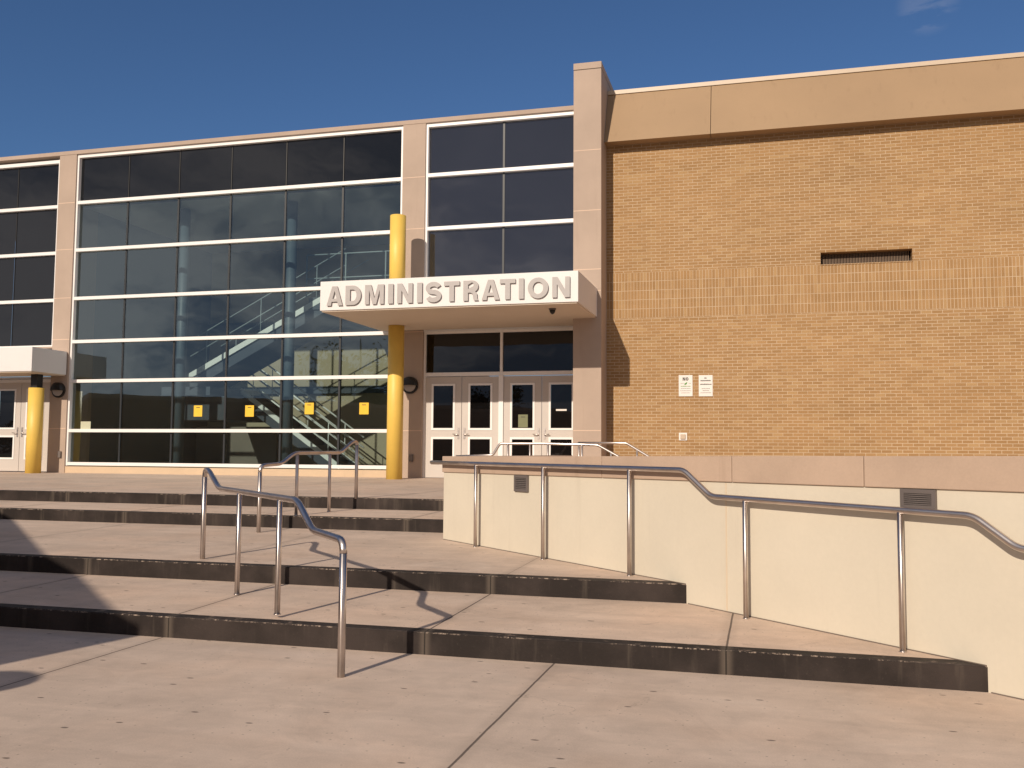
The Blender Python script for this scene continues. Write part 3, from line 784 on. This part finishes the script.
# ------------------------------------------------------------------ fittings on the building
def wall_lamp(x, z, label):
    y = 21.06
    l = thing('wall_lamp', label, 'lamp', (x, y, z), 'round hooded wall lamps')
    def disc(rr, y0, y1, mt, nm, a0_=0, a1_=360, hole=0):
        mb = MB(); n_ = 36
        A = [radians(a0_+(a1_-a0_)*i/n_) for i in range(n_+1)]
        if a1_-a0_ == 360: A = A[:-1]
        pts = [(x+rr*cos(a_), z+rr*sin(a_)) for a_ in A]
        i0 = len(pts)
        mb.v = [(p_[0], y1, p_[1]) for p_ in pts]+[(p_[0], y0, p_[1]) for p_ in pts]
        mb.f = [tuple(range(i0)), tuple(range(2*i0-1, i0-1, -1))]+[(i, (i+1) % i0, i0+(i+1) % i0, i0+i) for i in range(i0)]
        return mb.build(nm, mt, l)
    disc(.205, y-.05, y, M_black, 'housing')
    disc(.155, y-.075, y-.05, M_lens, 'lens')
    mb = MB(); n_ = 24                                     # hood: half dome shell over the upper half
    for i in range(n_):
        a_, b_ = radians(-4+188*i/n_), radians(-4+188*(i+1)/n_)
        prof = [(.205, y-.05), (.20, y-.11), (.15, y-.15), (.0, y-.16)]
        for k in range(3):
            (ra, ya), (rb, yb) = prof[k], prof[k+1]
            mb.poly([(x+ra*cos(a_), ya, z+ra*sin(a_)), (x+ra*cos(b_), ya, z+ra*sin(b_)), (x+rb*cos(b_), yb, z+rb*sin(b_)), (x+rb*cos(a_), yb, z+rb*sin(a_))])
    mb.build('hood', M_black, l)
wall_lamp(-8.215, 3.035, 'round black hooded wall lamp beside the tall yellow column')
wall_lamp(-18.215, 3.02, 'round black hooded wall lamp under the left canopy')
def keybox(x, z, label):
    w = MB().box(x-.045, x+.045, 21.01, 21.06, z-.085, z+.085).build('switch_box', M_grille, bevel=.006)
    tag(w, label, 'switch box', 'door push boxes')
keybox(-8.16, 1.30, 'small dark push box low on the stone beside the tall yellow column')
keybox(-18.10, 1.31, 'small dark push box low on the stone under the left canopy')
cmt = at(552.5, 305, 18.4)
dm = thing('security_camera', 'small dark dome camera under the lettered canopy', 'camera', (cmt.x, 18.4, CZ0))
MB().tube([(cmt.x, 18.4, CZ0), (cmt.x, 18.4, CZ0-.03)], .075, 20).build('base', M_grille, dm)
MB().tube([(cmt.x, 18.4, CZ0-.03), (cmt.x, 18.4, CZ0-.07), (cmt.x, 18.4, CZ0-.10), (cmt.x, 18.4, CZ0-.118)], [.06, .055, .036, .01], 20).build('dome', M_black, dm)

def wall_sign(pxa, pxb, label, kind):
    a_, b_ = at(pxa, 375.3, YB), at(pxb, 396.3, YB)
    x0, x1, z0, z1 = a_.x, b_.x, b_.z, a_.z
    s = thing('wall_sign', label, 'sign', ((x0+x1)/2, YB, z0), 'white metal signs on the brick')
    MB().box(x0, x1, YB-.016, YB-.001, z0, z1).build('sign_plate', M_plast, s, bevel=.003)
    y = YB-.017; W = x1-x0; cxm = (x0+x1)/2; Hh = z1-z0
    def bar(fx0, fx1, fz, h, mt, nm='text_line', dash=True):
        mb = MB(); xx = x0+W*fx0; e_ = x0+W*fx1; z = z0+Hh*fz
        while xx < e_:
            w_ = random.uniform(.008, .02) if dash else e_-xx
            mb.box(xx, min(xx+w_, e_), y-.0015, y, z, z+h*random.uniform(.75, 1)); xx += w_+.004
        mb.build(nm, mt, s)
    if kind == 0:
        letter('N', cxm-.062, cxm-.006, z0+Hh*.74, .072, y, s, s=.019, depth=.002, material=M_ink)
        letter('O', cxm+.004, cxm+.062, z0+Hh*.74, .072, y, s, s=.019, depth=.002, material=M_ink)
        g_ = MB()
        g_.poly([(cxm-.035, y-.002, z0+Hh*.56), (cxm-.01, y-.002, z0+Hh*.62), (cxm+.035, y-.002, z0+Hh*.68), (cxm+.03, y-.002, z0+Hh*.60), (cxm+.005, y-.002, z0+Hh*.54)])
        g_.build('green_mark', M_green, s)
        bar(.12, .40, .60, .010, M_ink2); bar(.72, .90, .60, .010, M_ink2)
        bar(.15, .85, .46, .016, M_green)
        bar(.16, .86, .36, .013, M_ink2); bar(.10, .90, .25, .013, M_ink2); bar(.18, .8, .15, .013, M_ink2)
    else:
        bar(.40, .58, .84, .024, M_ink); bar(.13, .88, .715, .024, M_ink); bar(.10, .93, .545, .024, M_ink)
        bar(.2, .8, .35, .016, M_ink2); bar(.27, .74, .255, .016, M_ink2); bar(.12, .88, .155, .016, M_ink2)
wall_sign(678.7, 692.7, 'white sign on the brick headed NO with a green mark', 0)
wall_sign(698.7, 712.8, 'white sign on the brick with only small grey text lines', 1)
ob = thing('outlet_box', 'small white square outlet box low on the brick wall', 'outlet box', (-1.74, YB, 1.75))
MB().box(-1.83, -1.655, YB-.02, YB-.001, 1.735, 1.90).build('cover_plate', M_plast, ob, bevel=.005)
MB().box(-1.795, -1.69, YB-.05, YB-.02, 1.765, 1.87).build('flap', M_cap, ob, bevel=.006)

def notice(px, py, w, h, mt, label, y=YG-.012, grp='paper notices on the glass', marks=True):
    p_ = at(px, py, y); x, z = p_.x, p_.z
    n_ = thing('paper_notice', label, 'notice', (x, y, z-h/2), grp)
    MB().box(x-w/2, x+w/2, y-.002, y, z-h/2, z+h/2).build('sheet', mt, n_)
    if marks:
        mb = MB(); mb.box(x-w*.22, x+w*.22, y-.0035, y-.002, z+h*.28, z+h*.34)
        mb.build('heading_line', M_ink, n_)
for px, py, lb in ((198, 411, 'yellow notice on the glass wall, farthest left of the yellow ones'), (249.5, 411, 'yellow notice on the glass wall, second from the left'),
                   (309.2, 408.5, 'yellow notice on the glass wall just left of the lit stair rail'), (364, 408.5, 'yellow notice on the glass wall nearest the tall yellow column')):
    notice(px, py, .245, .285, M_paper, lb)
notice(85.6, 426, .31, .24, M_paperg, 'pale paper standing on the glass wall ledge near the left canopy', marks=False)
notice(523, 421, .23, .30, M_paperd, 'dull green paper taped in the third door from the left', y=YG-.045+.022)
st_ = MB(); a_ = at(556, 410, YG-.025); st_.box(a_.x, a_.x+.25, YG-.027, YG-.025, a_.z-.02, a_.z+.02)
tag(st_.build('door_sticker', M_plast), 'thin white sticker strip across the glass of the rightmost door', 'sticker')

# ------------------------------------------------------------------ off to the left and behind: wing, lamp, trees
hw = 3.31; wc = Vector((-6.17, .36)); wd_ = Vector((-.712, .702)); wn_ = Vector((-.702, -.712))
P0, P1 = wc, wc+wd_*22; P2, P3 = P1+wn_*9, P0+wn_*9
wg = thing('side_wing', 'low rendered side wing with flat roof left of the camera', 'building', (wc.x, wc.y, 0))
MB().prism([tuple(P0), tuple(P3), tuple(P2), tuple(P1)], -.1, hw-.15).build('wall', M_wing, wg)
MB().prism([tuple(P0), tuple(P3), tuple(P2), tuple(P1)], hw-.149, hw).build('roof', M_cap, wg)
lx, ly, lz = -5.61, 1.19, 2.0
lp = thing('disc_lamp', 'flat round disc lamp on a slim black post left of the camera', 'street lamp', (lx, ly, 0))
MB().tube([(lx, ly, 0), (lx, ly, .02), (lx, ly, .021), (lx, ly, lz-.08)], [.11, .11, .04, .04], 16).build('post', M_black, lp)
MB().tube([(lx, ly, lz-.08), (lx, ly, lz-.03)], .12, 24).build('light_ring', M_lens, lp)
MB().tube([(lx, ly, lz-.03), (lx, ly, lz), (lx, ly, lz+.02)], [.29, .29, .1], 40).build('disc', M_black, lp)

leafm, ln_, lb_ = mat('leaf'); pp = pos(ln_)
ln_.link(ln_.mix(ln_.noise(pp, 1.2, 3, .6), (.03, .06, .015, 1), (.09, .12, .035, 1)), lb_.inputs['Base Color']); lb_.inputs['Roughness'].default_value = .7
M_bark = mottled('bark', (.10, .07, .05), .9, .2, 4, 30, .5)
def tree(x, y, h, cr_, label, n_=3200, leaf=.16):
    t = thing('tree', label, 'tree', (x, y, 0), 'trees behind the camera')
    tr = MB(); rnd = random.Random(int(x*13+y*7))
    tr.tube([(x, y, -.1), (x+.1, y, h*.3), (x-.1, y+.1, h*.6), (x, y, h*.92)], [h*.03, h*.024, h*.016, h*.004], 10)
    tips = []
    for k in range(16):
        a_ = rnd.uniform(0, 2*pi); z0 = h*rnd.uniform(.25, .75); l_ = cr_*rnd.uniform(.5, 1)*(1.1-z0/h*.6)
        e_ = Vector((x+cos(a_)*l_, y+sin(a_)*l_, z0+l_*rnd.uniform(.2, .8)))
        tr.tube([(x, y, z0), (x+cos(a_)*l_*.5, y+sin(a_)*l_*.5, z0+l_*.2), tuple(e_)], [h*.010, h*.006, h*.002], 6); tips.append(e_)
    tr.build('trunk', M_bark, t)
    cl = [(p_+Vector((rnd.gauss(0, .3), rnd.gauss(0, .3), rnd.gauss(0, .3))), cr_*rnd.uniform(.2, .38)) for p_ in tips for _ in range(2)]
    cw = MB()
    for k in range(n_):
        p_, r_ = rnd.choice(cl); v = Vector((rnd.gauss(0, 1), rnd.gauss(0, 1), rnd.gauss(0, .8)))*r_*.55+p_
        u_ = Vector((rnd.gauss(0, 1), rnd.gauss(0, 1), rnd.gauss(0, 1))).normalized(); w_ = u_.orthogonal().normalized()
        s_ = leaf*rnd.uniform(.6, 1.3)
        cw.poly([v-u_*s_, v+w_*s_*.5, v+u_*s_, v-w_*s_*.5])
    cw.build('crown', leafm, t)
tree(-24.5, -12, 9.0, 3.6, 'broad leafy tree on the paving edge behind the camera, nearest')
tree(-31, -26, 8.0, 3.2, 'smaller tree farther behind the camera to the left')
tree(-19.5, -24, 7.0, 2.6, 'slim tree behind the camera towards the doors')
tree(-12, -34, 7.5, 3.0, 'tree behind the camera, farthest to the right')
# far tree line as one mass
fb = MB(); rnd = random.Random(5)
for k in range(9000):
    x = rnd.uniform(-230, 110); yb = -150+rnd.uniform(-8, 8)
    top = 6.5+2.5*sin(x*.07)+1.8*sin(x*.23+1)+1.0*sin(x*.61)
    z = top*(1-rnd.random()**1.6*1.0); s_ = rnd.uniform(.5, 1.1)
    u_ = Vector((rnd.gauss(0, 1), rnd.gauss(0, 1), rnd.gauss(0, 1))).normalized(); w_ = u_.orthogonal(); v = Vector((x, yb, z))
    fb.poly([v-u_*s_, v+w_*s_*.6, v+u_*s_, v-w_*s_*.6])
tag(fb.build('far_treeline', leafm, kind='stuff'), 'distant line of trees far behind the camera', 'trees')

# ------------------------------------------------------------------ sky
w = bpy.data.worlds.new('World'); sc.world = w; w.use_nodes = True; n = N(w.node_tree)
for nd in list(n.n): n.n.remove(nd)
out = n.new('ShaderNodeOutputWorld'); bg = n.new('ShaderNodeBackground'); n.link(bg.outputs[0], out.inputs[0])
sky = n.new('ShaderNodeTexSky', sky_type='NISHITA'); sky.sun_disc = False
sky.sun_elevation = SUN_EL
sd_ = -ldir; sky.sun_rotation = atan2(sd_.x, sd_.y)
sky.air_density = 1.0; sky.dust_density = .15; sky.ozone_density = 3.2; sky.altitude = 800
tc = n.new('ShaderNodeTexCoord'); dv = tc.outputs['Generated']
s3 = n.new('ShaderNodeSeparateXYZ'); n.link(dv, s3.inputs[0])
cn = n.noise(n.mapping(dv, (1.6, 1.6, 4.5)), 1.6, 7, .62, .5)
back = n.ramp(s3.outputs['Y'], .1, -.25)
above = n.ramp(s3.outputs['Z'], .0, .12)
cm = n.math('MULTIPLY', n.math('MULTIPLY', n.ramp(cn, .46, .74), back), above)
skc = n.mix(1.0, sky.outputs[0], (.64, .81, 1.0, 1), 'MULTIPLY')
bank = n.mix(n.ramp(cn, .43, .62), (2.3, 2.7, 3.7, 1), (9.2, 8.5, 8.3, 1))
cm = n.math('MULTIPLY', back, .9)
col = n.mix(cm, skc, bank)
# one faint wisp in front
wv = (rt*((928-512)/FPX) - up*((4-384)/FPX) + fwd).normalized()
dp = n.new('ShaderNodeVectorMath', operation='DOT_PRODUCT'); n.link(dv, dp.inputs[0]); dp.inputs[1].default_value = wv
wn = n.noise(n.mapping(dv, (14, 14, 60), rot=(0, .25, .3)), 1.5, 5, .6, .6)
wm = n.math('MULTIPLY', n.ramp(dp.outputs['Value'], .99955, .99992), n.ramp(wn, .40, .62))
col = n.mix(n.math('MULTIPLY', wm, .08), col, (9, 8.6, 9, 1))
hs = n.new('ShaderNodeHueSaturation'); n.link(col, hs.inputs['Color']); hs.inputs['Saturation'].default_value = 1.0
n.link(hs.outputs[0], bg.inputs[0]); bg.inputs[1].default_value = .075
sc.cycles.max_bounces = 8; sc.cycles.transparent_max_bounces = 12
sc.cycles.sample_clamp_indirect = 6
sc.cycles.use_denoising = True
